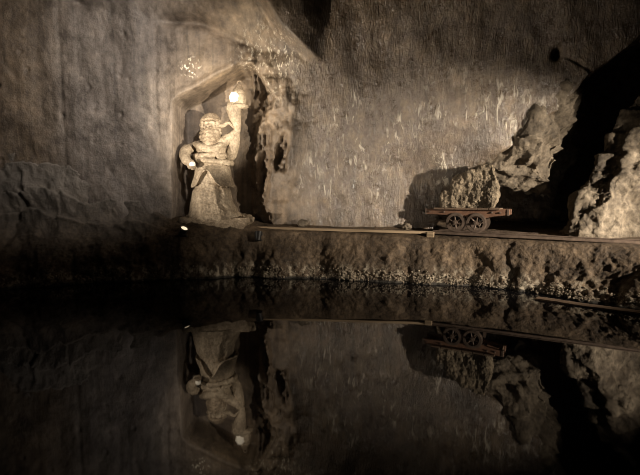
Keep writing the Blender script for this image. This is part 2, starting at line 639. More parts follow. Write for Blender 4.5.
# recess and tunnel on the right, below the diagonal lip of the smooth wall
rec = poly_at([(452, 300), (455, 205), (478, 176), (500, 160), (522, 138), (545, 116), (562, 98), (580, 78), (600, 58),
               (640, 30), (760, -20), (900, -20), (900, 300)], 9.3)
sr = sdf_poly(X, Z, rec) + 0.22 * fbm(Q * 1.1, 5, 27)
inr = sstep(0.04, -0.35, sr)
recD = 12.2 + 0.35 * fbm(Q * 0.9, 5, 28) - 0.3 * ridged(Q * 1.2, 4, 29)
D = D + (np.maximum(recD, D) - D) * inr
V = np.stack([X, D, Z], 1).reshape(nx, nz, 3)
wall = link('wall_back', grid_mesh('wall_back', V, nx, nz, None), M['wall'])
wall['kind'] = 'structure'

# ------------------------------------------------------------------ SETTING: bank of the lake
cols = [  # px, [(depth, height) from under water to the foot of the wall]
    (-140, [(7.2, -.5), (7.45, 0), (7.9, .5), (8.5, 1.0), (9.1, 1.7), (9.7, 2.4)]),
    (-60, [(7.7, -.5), (7.95, 0), (8.3, .5), (8.8, 1.05), (9.25, 1.7), (9.75, 2.5)]),
    (0, [(8.2, -.5), (8.43, 0), (8.75, .5), (9.1, 1.1), (9.4, 1.75), (9.8, 2.5)]),
    (60, [(8.6, -.5), (8.8, 0), (9.05, .5), (9.35, 1.1), (9.6, 1.95), (9.95, 2.75)]),
    (100, [(8.8, -.5), (9.02, 0), (9.2, .45), (9.5, .95), (9.75, 1.6), (10.1, 2.3)]),
    (150, [(9.1, -.5), (9.33, 0), (9.45, .45), (9.65, .95), (9.92, 1.45), (10.25, 1.95)]),
    (172, [(9.25, -.5), (9.45, 0), (9.55, .5), (9.68, .95), (9.95, 1.25), (10.6, 1.5)]),
    (190, [(9.3, -.5), (9.52, 0), (9.62, .5), (9.74, .98), (10.05, 1.27), (12.6, 1.34)]),
    (240, [(9.5, -.5), (9.74, 0), (9.82, .5), (9.92, .98), (10.12, 1.24), (12.6, 1.34)]),
    (262, [(9.5, -.5), (9.74, 0), (9.84, .5), (9.98, 1.0), (10.36, 1.10), (12.0, 1.36)]),
    (310, [(9.4, -.5), (9.62, 0), (9.74, .5), (9.9, .98), (10.26, 1.07), (11.4, 1.46)]),
    (370, [(9.05, -.5), (9.3, 0), (9.5, .5), (9.74, .92), (10.1, 1.03), (11.2, 1.36)]),
    (430, [(8.65, -.5), (8.88, 0), (9.15, .45), (9.45, .88), (9.85, .985), (11.4, 1.16)]),
    (475, [(8.55, -.5), (8.8, 0), (8.98, .45), (9.12, .9), (9.5, 1.0), (12.9, 1.12)]),
    (550, [(7.65, -.5), (7.93, 0), (8.2, .45), (8.48, .9), (8.95, 1.0), (12.9, 1.12)]),
    (640, [(6.65, -.5), (6.9, 0), (7.3, .45), (7.68, .9), (8.1, .99), (12.9, 1.1)]),
    (720, [(5.8, -.5), (6.1, 0), (6.55, .45), (7.0, .9), (7.4, .99), (12.9, 1.1)]),
    (820, [(5.0, -.5), (5.3, 0), (5.8, .45), (6.3, .9), (6.8, .99), (12.9, 1.1)]),
]
NU, NV = 760, 130
kp = np.array([c[0] for c in cols], float)
KD = np.array([[a for a, _ in c[1]] for c in cols])
KZ = np.array([[b_ for _, b_ in c[1]] for c in cols])
us = np.linspace(-140, 820, NU)
tk = np.array([0, .12, .38, .62, .78, 1.0])
ts = np.linspace(0, 1, NV)
BX = np.zeros((NU, NV)); BY = np.zeros((NU, NV)); BZ = np.zeros((NU, NV))
for i, u in enumerate(us):
    kd = np.array([np.interp(u, kp, KD[:, j]) for j in range(6)])
    kz = np.array([np.interp(u, kp, KZ[:, j]) for j in range(6)])
    d_, z_ = np.interp(ts, tk, kd), np.interp(ts, tk, kz)
    for _ in range(4):
        d_[1:-1] = 0.25 * d_[:-2] + 0.5 * d_[1:-1] + 0.25 * d_[2:]
        z_[1:-1] = 0.25 * z_[:-2] + 0.5 * z_[1:-1] + 0.25 * z_[2:]
    BX[i] = (u - 320) / F * d_
    BY[i] = d_
    BZ[i] = z_
VB = np.stack([BX, BY, BZ], 2)
du = np.gradient(VB, axis=0)
dv = np.gradient(VB, axis=1)
nb = np.cross(du, dv)
nb /= np.linalg.norm(nb, axis=2, keepdims=True) + 1e-9
q = VB.reshape(-1, 3)
flat = (np.abs(nb[:, :, 2].ravel()) > 0.85).astype(float)
face = 1 - 0.75 * sstep(0.8, 0.97, np.abs(nb[:, :, 2].ravel()))
mound = 1 - sstep(-3.9, -3.2, q[:, 0])
amp = 0.22 * fbm(q * np.array([1.1, 1.0, 0.8]), 5, 80, .55) - 0.05 * sstep(0.45, 0.95, ridged(q * np.array([1.5, 1, 0.6]) + 0.4 * fbm(q * 1.5, 3, 88)[:, None], 2, 81))
amp *= 0.30 + 0.70 * (1 - sstep(0.45, 0.85, q[:, 2]) * (1 - mound))
amp += 0.03 * fbm(q * 5, 5, 83, 0.6)
lo_ = sstep(0.5, 0.1, q[:, 2])
f1, f2 = worley(q * np.array([7, 7, 8.0]), 84)
amp = amp * (face + 0.15) + lo_ * 0.04 * (0.45 - f1)
# slabby ledges running across the mound on the left
sl = q[:, 2] * 2.1 + 0.55 * q[:, 0] * np.where(q[:, 0] < -5.5, -0.5, 0.75) + 0.8 * fbm(q * 0.8, 3, 86)
amp += mound * sstep(0.9, 1.5, q[:, 2]) * 0.26 * (np.abs(((sl * 1.1) % 1.0)) ** 1.5 - 0.4)
dep = sstep(-0.2, 0.06, q[:, 2])
VB2 = VB + nb * (amp * (0.35 + 0.65 * dep)).reshape(NU, NV, 1) * np.where(nb[:, :, 2:3] < 0, -1, 1)
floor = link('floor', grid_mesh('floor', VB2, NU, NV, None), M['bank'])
floor['kind'] = 'structure'

# water of the lake
bm = bmesh.new()
bmesh.ops.create_grid(bm, x_segments=1, y_segments=1, size=1, matrix=Matrix.Translation((0, 2.5, 0)) @ Matrix.Diagonal((14, 10, 1, 1)))
water = obj('water', bm, M['water'], smooth=False)
water['kind'] = 'structure'


def bank_z(x, y):
    d = (VB2[:, :, 0] - x) ** 2 + (VB2[:, :, 1] - y) ** 2 + (VB2[:, :, 2] < 0.02) * 9
    k = np.argmin(d)
    return VB2.reshape(-1, 3)[k, 2]


# ------------------------------------------------------------------ rocks
def back_off(pts, d):
    return [Vector((p.x * (p.y + d) / p.y, p.y + d, CAM_Z + (p.z - CAM_Z) * (p.y + d) / p.y)) for p in pts]


def rock_obj(name, pts, mat, label, cat, group=None, **kw):
    c = sum((Vector(p) for p in pts), Vector()) / len(pts)
    zmin = min(p[2] for p in pts)
    org = Vector((c.x, c.y, zmin))
    me = hull_rock(pts, **kw)
    me.transform(Matrix.Translation(-org))
    o = link(name, me, mat)
    o.location = org
    return tag(o, label, cat, group)


# right-hand boulder
pts = [P(577, 244, 8.25), P(584, 205, 8.35), P(604, 168, 8.6), P(620, 128, 8.8), P(648, 95, 8.9), P(672, 80, 8.8), P(668, 246, 8.1),
       P(605, 248, 7.98), P(618, 205, 8.0), P(650, 170, 8.2), P(672, 160, 8.3), P(588, 240, 9.6), P(612, 160, 9.8), P(650, 95, 10), P(680, 110, 10)]
rock_obj('boulder', [p + Vector((-.17, 0, .04)) for p in back_off(pts, .5)], M['rock'], 'big craggy pale boulder at the far right edge above the track', 'boulder',
         voxel=0.03, amp=0.20, freq=1.0, crag=0.10, seed=101)
# lit rock hanging under the lip of the smooth wall
pts = [P(474, 176, 10.0), P(505, 156, 9.75), P(528, 130, 9.55), P(552, 104, 9.4), P(574, 84, 9.35), P(580, 112, 9.5), P(572, 140, 9.6), P(562, 165, 9.7),
       P(556, 192, 9.85), P(534, 180, 9.9), P(512, 190, 10.1), P(480, 186, 10.3), P(500, 165, 11.3), P(570, 84, 11.3), P(590, 110, 11.3), P(560, 195, 11.3), P(535, 150, 9.4)]
rock_obj('rock_outcrop', [p + Vector((-.14, 0, 0)) for p in pts], M['rock'], 'rough rock bulging out of the wall above and right of the loaded cart', 'rock',
         voxel=0.03, amp=0.24, freq=0.95, crag=0.09, seed=113)
# lumps at foot of the boulder and elsewhere on the ledge
def stone(px, py, Dd, r, label, seed, mat='rock', sc=(1.2, 1, 0.8)):
    c = P(px, py, Dd)
    bm = bmesh.new()
    ball(bm, (0, 0, 0), r, 4, sc)
    me = bpy.data.meshes.new('stone')
    bm.to_mesh(me)
    bm.free()
    displace(me, lambda p: r * (0.55 * fbm((p + seed) * 1.2 / r, 3, seed) + 0.25 * (0.5 - worley((p + seed) / r * 0.9, seed)[0])))
    zmin = min(v.co.z for v in me.vertices)
    me.transform(Matrix.Translation((0, 0, -zmin)))
    o = link('stone', me, M[mat])
    zz = bank_z(c.x, c.y)
    o.location = (c.x, c.y, zz - 0.25 * r)
    return tag(o, label, 'stone')


stone(247, 214, 10.2, 0.13, 'rounded stone beside the right foot of the carved statue', 3, 'salt')
stone(231, 218, 10.15, 0.09, 'small dark stone in front of the statue hem', 5)
stone(303, 219, 10.32, 0.11, 'low stone on the ledge just behind the left half of the plank', 9)
stone(406, 220, 10.1, 0.10, 'stone lying at the foot of the wall left of the cart', 14)

# ------------------------------------------------------------------ salt crust at the waterline (uncountable)
bm = bmesh.new()
shore = []
for i in range(0, NU):
    j = np.argmax(VB2[i, :, 2] > 0.015)
    shore.append(VB2[i, j])
for _ in range(3600):
    i = random.randrange(60, NU - 60)
    s = shore[i]
    if s[0] < -3.8 and random.random() < 0.45:
        continue
    jj = min(NV - 1, int(np.argmax(VB2[i, :, 2] > 0.015)) + int(abs(random.gauss(0, 6.0))))
    p = VB2[i, jj]
    cl_ = mn.noise(Vector((p[0] * 1.1, 3.0, p[2] * 3.0))) + 0.4 * mn.noise(Vector((p[0] * 4.0, 9.0, 0)))
    if cl_ < random.uniform(-.25, .25):
        continue
    r = random.uniform(0.008, 0.022) * (1 + 1.2 * max(cl_, 0))
    mm = Matrix.Translation(Vector(p) + Vector((random.uniform(-.02, .02), -0.01, 0.002))) @ Matrix.Rotation(random.uniform(0, 6), 4, Vector((random.random(), random.random(), random.random() + .1)).normalized()) @ Matrix.Diagonal((random.uniform(.7, 1.6), random.uniform(.6, 1.2), random.uniform(.5, 1.0), 1))
    bmesh.ops.create_icosphere(bm, subdivisions=1, radius=r, matrix=mm)
for v in bm.verts:
    v.co += Vector((random.uniform(-1, 1), random.uniform(-1, 1), random.uniform(-1, 1))) * 0.005
tag(obj('salt_crust', bm, M['crust'], smooth=False), 'knobbly pale salt crust along the edge of the water', 'salt crust', kind='stuff')

# ------------------------------------------------------------------ statue
SD = 10.35
SB = P(213, 216, SD)
statue = thing('statue', 'pale carved salt statue of a bearded robed man raising a lantern in the niche', 'statue', SB)
K = SD / F


def S(px, py, dy=0.0):
    """point on the statue, relative to its base"""
    return P(px, py, SD) - SB + Vector((0, dy, 0))


def ering(px, py, r, depth=0.75, dy=0.0, n=48, fold=0.0, nf=9, ph=0.0, pyf=None):
    out = []
    for k in range(n):
        a = 2 * PI * k / n            # a = -pi/2 faces the lake
        yy = py if pyf is None else pyf(a)
        c = S(px, yy, dy)
        rr = r * K * (1 + fold * math.sin(nf * a + ph) + fold * 0.6 * math.sin((nf * 2 - 3) * a + ph * 2))
        out.append(c + Vector((math.cos(a) * rr, math.sin(a) * rr * depth, 0)))
    return out


def hand(bm, wrist, d, nrm, size, curl):
    """palm, four unequal bent fingers and a thumb from the side of the palm. d: pointing direction, nrm: palm facing"""
    d = d.normalized()
    nrm = (nrm - d * nrm.dot(d)).normalized()
    s = d.cross(nrm)
    pl = size * 0.5
    chain(bm, [wrist, wrist + d * pl * 0.5, wrist + d * pl], [size * .16, size * .2, size * .19], 3)
    for k, (o, ln) in enumerate(((-.28, .44), (-.1, .52), (.09, .48), (.26, .38))):
        p = wrist + d * pl * 0.95 + s * size * o
        pts_ = [p - d * pl * .4, p]
        ang = 0.0
        for seg in (.45, .32, .23):
            ang += curl
            p = p + (d * math.cos(ang) + nrm * math.sin(ang)) * size * ln * seg
            pts_.append(p)
        chain(bm, pts_, [size * .085, size * .085, size * .08, size * .07, size * .055], 3)
    p = wrist + d * pl * .3 - s * size * .2
    chain(bm, [p, p - s * size * .16 + d * size * .14 + nrm * size * .06, p - s * size * .14 + d * size * .32 + nrm * size * .18, p - s * size * .06 + d * size * .42 + nrm * size * .26],
          [size * .1, size * .095, size * .08, size * .06], 3)


# body: robe, torso, arms, hands, neck and head in one continuous skin
bm = bmesh.new()
loft(bm, [ering(215, 219, 27, .8, fold=.03), ering(215, 215, 26, .8, fold=.03), ering(213.5, 210, 23.5, .8, fold=.03), ering(212, 203, 21, .8, fold=.03),
          ering(211, 195, 19.2, .8, fold=.025), ering(211, 186, 16.6, .78, fold=.02), ering(211.5, 175, 14.6, .76), ering(212, 163, 15, .75), ering(212, 156, 14, .72),
          ering(211.5, 149, 15, .68), ering(211, 144, 14.5, .62), ering(211, 141, 12.0, .6), ering(211, 138, 8, .7), ering(211, 134, 5.5, .9), ering(211, 128, 5, .95)])
# head with face
ball(bm, S(211, 126, -.02), 8.2 * K, 3, (0.92, 0.98, 1.18))
ball(bm, S(211, 131, -.05), 6.0 * K, 3, (0.9, 0.95, 1.0))
chain(bm, [S(211, 123.8, -.195), S(210.8, 126.5, -.235), S(210.8, 128, -.25)], [.018, .028, .034], 3)      # nose
chain(bm, [S(205.5, 124.2, -.15), S(208.5, 123.2, -.195), S(211, 123.8, -.20), S(213.5, 123.2, -.195), S(216.5, 124.2, -.15)], [.022, .028, .024, .028, .022], 3)   # brow
for sx in (-1, 1):
    ball(bm, S(211 + sx * 3.3, 125.8, -.168), .026, 2)                                       # eyes
    ball(bm, S(211 + sx * 4.3, 128.4, -.155), .045, 2)                                       # cheeks
    ball(bm, S(211 + sx * 7.8, 126.5, .0), .045, 2, (.5, .9, 1.4))                           # ears
# arm on the image's left, hand at the belt
chain(bm, [S(204, 145, .05), S(197, 145, .10), S(188, 149, .04)], [.13, .105, .12], 5)
chain(bm, [S(188, 149, .04), S(186.2, 152, -.06), S(187.2, 157, -.18), S(190, 161.5, -.27)], [.125, .135, .115, .10], 5)
chain(bm, [S(186.5, 160.5, -.22), S(190.5, 162.5, -.27), S(195, 163, -.26)], [.07, .085, .07], 4)
hand(bm, S(191, 163.5, -.29), S(197, 168, -.33) - S(191, 163.5, -.29), Vector((.5, .9, .1)), .24, .35)
# raised arm on the image's right
chain(bm, [S(214, 147, -.02), S(222, 143.5, -.05), S(232, 137, -.10), S(238.8, 131.5, -.14)], [.17, .145, .105, .075], 5)
chain(bm, [S(238.8, 131.5, -.14), S(237.8, 124, -.16), S(236.2, 116, -.17), S(235.2, 109.5, -.17)], [.07, .105, .15, .185], 5)
hand(bm, S(235.6, 112, -.17), S(235.2, 104, -.18) - S(235.6, 112, -.17), Vector((.1, -.9, 0)), .30, .30)
me = remeshed(bm, 0.017, 2)
displace(me, lambda p: 0.022 * fbm(p * 9, 4, 200) + 0.03 * fbm(p * np.array([5, 5, 1.6]), 3, 203))
body = link('body', me, M['salt'], statue)
# hanging sleeve
bm = bmesh.new()
rr_ = []
for (px, py, rx, ry, dy) in ((238.5, 131, 2.5, .05, -.12), (236.5, 138, 4.2, .06, -.08), (233.8, 146, 5.4, .075, -.03), (231.8, 153, 5.6, .08, 0), (230.5, 158.5, 4.8, .075, .03), (230, 160.5, 3.0, .05, .04)):
    c = S(px, py, dy)
    rr_.append([c + Vector((math.cos(2 * PI * k / 20) * rx * K * (1 + .10 * math.sin(5 * 2 * PI * k / 20)), math.sin(2 * PI * k / 20) * ry * 1.2, 0)) for k in range(20)])
loft(bm, rr_)
me = remeshed(bm, 0.017, 2)
displace(me, lambda p: 0.014 * fbm(p * 9, 3, 207))
link('hanging_sleeve', me, M['salt'], statue)


# overtunic with a slit hem
def hem(base, up, w):
    def g(a):
        d = (a - (-PI / 2 - 0.12) + PI) % (2 * PI) - PI
        return base - up * math.exp(-(d / w) ** 2)
    return g


bm = bmesh.new()
loft(bm, [ering(212.5, 0, 17.2, .84, fold=.012, pyf=hem(185.5, 15, .36)), ering(213.3, 0, 21.8, .92, fold=.02, pyf=hem(188, 17, .38)),
          ering(213, 0, 20.7, .84, fold=.02, pyf=hem(184.3, 15.5, .38)), ering(212.8, 0, 19.0, .84, fold=.016, pyf=hem(179, 12, .36)), ering(212.5, 0, 17.7, .83, pyf=hem(173, 6, .26)),
          ering(212.3, 167, 16.8, .8), ering(212, 162, 15.8, .78), ering(212, 158, 13, .72)])
me = remeshed(bm, 0.017, 1)
displace(me, lambda p: 0.02 * fbm(p * 8, 4, 211) + 0.03 * fbm(p * np.array([6, 6, 1.8]), 3, 212))
link('tunic', me, M['salt'], statue)
# rope belts
bm = bmesh.new()
for (px, py, r, tilt, th) in ((210.5, 156.2, 14.6, -0.03, .055), (214, 161.6, 17.0, .11, .062)):
    pts_ = []
    for k in range(41):
        a = 2 * PI * k / 40
        c = S(px, py)
        pts_.append(c + Vector((math.cos(a) * r * K, math.sin(a) * r * K * .80 - .01, -math.cos(a) * r * K * tilt)))
    sweep(bm, pts_, [th * (1 + .16 * math.sin(k * 2.1)) for k in range(41)], 10, caps=True)
me = remeshed(bm, 0.015, 2)
displace(me, lambda p: 0.016 * fbm(p * 14, 3, 215))
link('belt', me, M['salt'], statue)
# shawl over the chest
bm = bmesh.new()
chain(bm, [S(196.5, 144.5, -.10), S(204, 147.5, -.22), S(211, 150, -.26), S(217, 150, -.26), S(223, 146, -.2)], [.06, .085, .09, .085, .06], 5)
chain(bm, [S(216, 150, -.25), S(219, 154, -.27), S(221, 158, -.28)], [.07, .065, .05], 5)
me = remeshed(bm, 0.016, 2)
displace(me, lambda p: 0.02 * fbm(p * 8, 4, 219))
link('shawl', me, M['salt'], statue)
# hat, hair and beard
bm = bmesh.new()
loft(bm, [ering(211.2, 121.8, 8.6, .98, -.02, 32), ering(211.2, 120.4, 10.0, .98, -.02, 32, fold=.03), ering(211.2, 119.2, 9.0, .98, -.02, 32, fold=.03), ering(211.3, 117, 7.8, .98, -.01, 32), ering(211.6, 114.6, 6, .98, 0, 32), ering(212, 113.2, 3, .98, 0, 32)])
me = remeshed(bm, 0.015, 2)
displace(me, lambda p: 0.025 * fbm(p * 8, 4, 222))
link('hat', me, M['saltdark'], statue)
bm = bmesh.new()
for sx in (-1, 1):
    for k in range(5):
        py = 121.5 + k * 4.0
        x_ = 211 + sx * (8.3 + .4 * math.sin(k * 2.0))
        ball(bm, S(x_, py, -.03), .062 + .012 * math.sin(k * 3), 2, (1, 1.2, .85))
        ball(bm, S(x_ - sx * 1.5, py + 1.6, -.11), .055, 2, (1, 1, .8))
# the long lock blown towards the raised arm
chain(bm, [S(218, 124, -.08), S(222.3, 126.6, -.10), S(226, 125.4, -.12), S(229.5, 123.6, -.14), S(233, 126, -.15), S(237, 129.8, -.16)], [.05, .05, .048, .048, .042, .03], 5)
me = remeshed(bm, 0.014, 1)
displace(me, lambda p: 0.018 * fbm(p * 12, 3, 225))
link('hair', me, M['salt'], statue)
bm = bmesh.new()
for row, (py, hw, dyc, th) in enumerate(((129.6, 6.2, -.225, .036), (132.8, 8.4, -.245, .046), (136.4, 8.6, -.265, .05), (140.2, 8.0, -.28, .05), (143.8, 6.6, -.285, .048), (146.8, 4.6, -.285, .04))):
    pts_, rad_ = [], []
    n = 9
    for k in range(n):
        t = -1 + 2 * k / (n - 1)
        sag = (1 - abs(t)) * -2.2 if row < 5 else 0
        pts_.append(S(211.5 + t * hw, py + sag * -.35 + 1.7 * abs(t) - .9 + .7 * math.sin(k * 2.4 + row), dyc + .15 * t * t))
        rad_.append(th * (1 + .22 * math.sin(k * 2.7 + row * 1.3)))
    chain(bm, pts_, rad_, 4)
chain(bm, [S(211.5, 131, -.12), S(211.5, 138, -.14), S(211.5, 146, -.15)], [.12, .145, .09], 5)
me = remeshed(bm, 0.013, 1)
displace(me, lambda p: 0.014 * fbm(p * 16, 3, 228))
link('beard', me, M['saltdark'], statue)
# rough plinth under the hem
pts = [S(185, 216, -.4), S(250, 217, -.38), S(252, 221, -.3), S(183, 221, -.42), S(250, 215, .4), S(185, 214, .4), S(250, 232, .4), S(185, 232, .4), S(188, 228, -.35), S(245, 228, -.3)]
me = hull_rock(pts, voxel=.025, amp=.03, freq=2.5, crag=.02, seed=231)
link('plinth', me, M['saltdark'], statue)

# ------------------------------------------------------------------ lantern in the raised hand
LO = P(238, 107.5, SD - .17)
lan = thing('lantern', 'chunky miner lantern glowing in the raised hand of the statue', 'lantern', LO)


def L(px, py, dy=0):
    return P(px, py, SD - .17) - LO + Vector((0, dy, 0))


def octa(px, py, r, n=6, ph=.3, sq=.8):
    c = L(px, py)
    return [c + Vector((math.cos(2 * PI * k / n + ph) * r * K, math.sin(2 * PI * k / n + ph) * r * K * sq, 0)) for k in range(n)]


bm = bmesh.new()
loft(bm, [octa(237.5, 109.5, 6.5), octa(238, 107.8, 10.2), octa(238.3, 105.3, 10.4), octa(238, 104.3, 8.8)])
me = remeshed(bm, .014, 1)
displace(me, lambda p: .02 * fbm(p * 7, 3, 240))
link('base', me, M['salt'], lan)
bm = bmesh.new()
loft(bm, [octa(237.6, 104.6, 8.2), octa(237.6, 99, 8.8), octa(238, 93.5, 7.2)])
link('housing', remeshed(bm, .016, 3), M['salt'], lan)
bm = bmesh.new()
loft(bm, [octa(238.2, 94.2, 8.0), octa(238.3, 92.6, 8.0), octa(238.5, 89.5, 5.6), octa(239, 86, 3.2), octa(239.3, 84, 2.2)])
me = remeshed(bm, .013, 1)
displace(me, lambda p: .022 * fbm(p * 8, 3, 241))
link('cap', me, M['saltdark'], lan)
bm = bmesh.new()
sweep(bm, [L(239.3, 84.5) + Vector((math.cos(a) * .045, 0, .03 + math.sin(a) * .045)) for a in [2 * PI * k / 16 for k in range(17)]], .012, 8)
link_o = obj('ring', bm, M['saltdark'], lan)
bm = bmesh.new()
gc = L(235.2, 98.6, -.10)
ga = [gc + Vector((math.cos(2 * PI * k / 7 + .3) * .115, -.02, math.sin(2 * PI * k / 7 + .3) * .135)) for k in range(7)]
gb = [gc + Vector((math.cos(2 * PI * k / 7 + .3) * .07, -.065, math.sin(2 * PI * k / 7 + .3) * .085)) for k in range(7)]
gd = [v + Vector((0, .1, 0)) for v in ga]
loft(bm, [gd, ga, gb])
glass = obj('lamp_glass', bm, M['glow'], lan, smooth=False)
tag(glass, 'glowing lens on the lantern front')

# small hand lamp shining at the statue's hip
HL = P(192.5, 168.5, SD - .40)
hl = thing('hand_lamp', 'small bright lamp held at the left hip of the statue', 'lamp', HL)
bm = bmesh.new()
bmesh.ops.create_cone(bm, cap_ends=True, segments=20, radius1=.085, radius2=.06, depth=.06, matrix=Matrix.Translation((0, 0, .02)))
obj('base', bm, M['saltdark'], hl, sharp=.6)
bm = bmesh.new()
ball(bm, (0, 0, .09), .06, 3, (1.1, 1, 1.1))
obj('bulb', bm, M['bulb'], hl)

# ------------------------------------------------------------------ planks and rails
def beam(name, a, b_, w, h, mat, label, cat, top=True, warp=.006, bev=.008):
    a, b_ = Vector(a), Vector(b_)
    d = b_ - a
    ln = d.length
    rz = math.atan2(d.y, d.x)
    pitch = -math.asin(d.z / ln)
    bm = bmesh.new()
    n = max(2, int(ln / .12))
    rings = []
    for i in range(n + 1):
        x_ = ln * i / n
        j = [warp * mn.noise(Vector((x_ * 1.3, k * 5.1, a.x))) for k in range(4)]
        rings.append([Vector((x_, -w / 2 + j[0], -h + j[1])), Vector((x_, w / 2 + j[0], -h)), Vector((x_, w / 2 + j[2], j[3])), Vector((x_, -w / 2 + j[2], j[3]))])
    loft(bm, rings)
    bmesh.ops.recalc_face_normals(bm, faces=bm.faces[:])
    o = obj(name, bm, mat, smooth=False)
    o.location = a
    o.rotation_euler = (0, pitch, rz)
    if bev:
        mo = o.modifiers.new('bevel', 'BEVEL')
        mo.width = bev
        mo.segments = 2
        mo.limit_method = 'ANGLE'
    return tag(o, label, cat)


RA, RB = P(433, 230.2, 9.66), P(640, 239.6, 7.9)
plank = beam('plank', P(253, 226.2, 10.30), P(433, 231.5, 9.66), .13, .055, M['plank'], 'long thin wooden plank laid along the ledge from the statue to the cart', 'plank')
blk = bmesh.new()
box(blk, (0, 0, -.02), (.15, .17, .11), bev=.012)
endb = obj('wooden_block', blk, M['plank'], smooth=False)
endb.location = P(430.5, 233.6, 9.60)
endb.rotation_euler = (0, 0, -.35)
tag(endb, 'short wooden block under the right end of the long plank', 'block')

rd = (RB - RA)
rdir = rd.normalized()
rz = math.atan2(rd.y, rd.x)
nrmv = Vector((-math.sin(rz), math.cos(rz), 0))      # away from the camera
RE = RA + rd * 1.45


def rail(a, b_, label):
    ln = (b_ - a).length
    bm = bmesh.new()
    prof = [(-.03, -.075), (.03, -.075), (.03, -.065), (.008, -.055), (.008, -.02), (.018, -.014), (.018, 0), (-.018, 0), (-.018, -.014), (-.008, -.02), (-.008, -.055), (-.03, -.065)]
    n = 30
    loft(bm, [[Vector((ln * i / n, p + .006 * mn.noise(Vector((i * .4, 2, a.y))), q_ + .006 * mn.noise(Vector((i * .5, 8, a.y))))) for p, q_ in prof] for i in range(n + 1)])
    o = obj('rail', bm, M['iron'], smooth=False)
    o.location = a
    o.rotation_euler = (0, -math.asin((b_ - a).z / ln), math.atan2((b_ - a).y, (b_ - a).x))
    return tag(o, label, 'rail')


GA = .52
rail(RA, RE, 'thin iron rail along the brink of the ledge under the near cart wheels')
rail(RA + nrmv * GA, RA + rd * .55 + nrmv * GA, 'iron rail set back from the brink under the far cart wheels')

# ------------------------------------------------------------------ mine cart
sC = .184
CO = RA + rd * sC + nrmv * (GA / 2)
cart = thing('mine_cart', 'low rusty flat mine cart with four spoked wheels on the ledge track', 'cart', CO, rz)
WR = .186
LEN = 1.82
zt, zb = .455, .32      # beam top / bottom above the rail
off = .0              # the body's centre relative to the wheels along the track


def cpart(name, bm, mat, smooth=False, sharp=None, parent=None):
    return obj(name, bm, mat, parent or cart, smooth, sharp)


for sy in (-1, 1):
    bm = bmesh.new()
    prof = [(-.87, zt - .105), (-.87, zt), (.83, zt + .02), (.83, zt - .10), (.55, zt - .12), (.38, zt - .17), (.14, zt - .165), (-.2, zt - .12)]
    y_ = sy * (GA / 2 - .085)
    vs0 = [Vector((x_ + off, y_ - .04, z_)) for x_, z_ in prof]
    vs1 = [Vector((x_ + off, y_ + .04, z_)) for x_, z_ in prof]
    loft(bm, [vs0, vs1])
    bmesh.ops.bevel(bm, geom=bm.edges[:], offset=.008, segments=1, affect='EDGES')
    cpart('side_beam', bm, M['rust'])
bm = bmesh.new()
for k in range(6):
    w_ = .21
    box(bm, (off + -.56 + k * (w_ + .012), 0, zt + .018), (w_, GA + .02, .036), bev=.005)
tag(cpart('deck', bm, M['wood']), 'wooden deck planks')
for xx in (-.79, -.40, .42, .76):
    bm = bmesh.new()
    box(bm, (xx + off, 0, zt - .07), (.07, GA - .25, .09), bev=.008)
    cpart('cross_beam', bm, M['wood'])
for xx in (-.845, .805):
    bm = bmesh.new()
    box(bm, (xx + off, -(GA / 2 - .085), zt - .045), (.045, .10, .13), bev=.006)
    cpart('end_strap', bm, M['iron'])
for xx in (-.77, -.46, .50, .66):
    bm = bmesh.new()
    bmesh.ops.create_cone(bm, cap_ends=True, segments=8, radius1=.022, radius2=.016, depth=.03, matrix=Matrix.Translation((xx + off, -(GA / 2 - .035), zt - .05)) @ Matrix.Rotation(PI / 2, 4, 'X'))
    cpart('bolt', bm, M['iron'])
# wheels
bm = bmesh.new()
n = 40
prof = [(WR - .045, -.025), (WR + .004, -.025), (WR + .004, -.018), (WR, -.014), (WR, .022), (WR + .022, .026), (WR + .022, .036), (WR - .045, .03)]
vs = [[bm.verts.new((math.cos(2 * PI * i / n) * r, y_, math.sin(2 * PI * i / n) * r)) for r, y_ in prof] for i in range(n)]
for i in range(n):
    for k in range(len(prof)):
        a, b_ = vs[i], vs[(i + 1) % n]
        k2 = (k + 1) % len(prof)
        bm.faces.new((a[k], b_[k], b_[k2], a[k2]))
w0 = cpart('wheel', bm, M['iron'], True, .6)
bm = bmesh.new()
rx90 = Matrix.Rotation(PI / 2, 4, 'X')
bmesh.ops.create_cone(bm, cap_ends=True, segments=20, radius1=.05, radius2=.05, depth=.09, matrix=rx90)
bmesh.ops.create_cone(bm, cap_ends=True, segments=16, radius1=.028, radius2=.022, depth=.14, matrix=rx90)
h0 = cpart('hub', bm, M['iron'], True, .6, w0)
bm = bmesh.new()
sweep(bm, [Vector((.03, 0, 0)), Vector((.1, 0, 0)), Vector((WR - .03, 0, 0))], [.02, .014, .018], 8)
s0 = cpart('spoke', bm, M['iron'], True, None, w0)
for k in range(1, 6):
    s = s0.copy()
    C.objects.link(s)
    s.parent = w0
    s.rotation_euler = (0, k * PI / 3, 0)
WB = .208
spots = [(-WB, -1), (WB, -1), (-WB, 1), (WB, 1)]
for i, (x_, sy) in enumerate(spots):
    w = w0 if i == 0 else w0.copy()
    if i:
        C.objects.link(w)
        w.parent = cart
        for ch in list(w0.children):
            c_ = ch.copy()
            C.objects.link(c_)
            c_.parent = w
    w.location = (x_, sy * GA / 2, WR)
    w.rotation_euler = (0, .4 + i * .35, 0 if sy < 0 else PI)
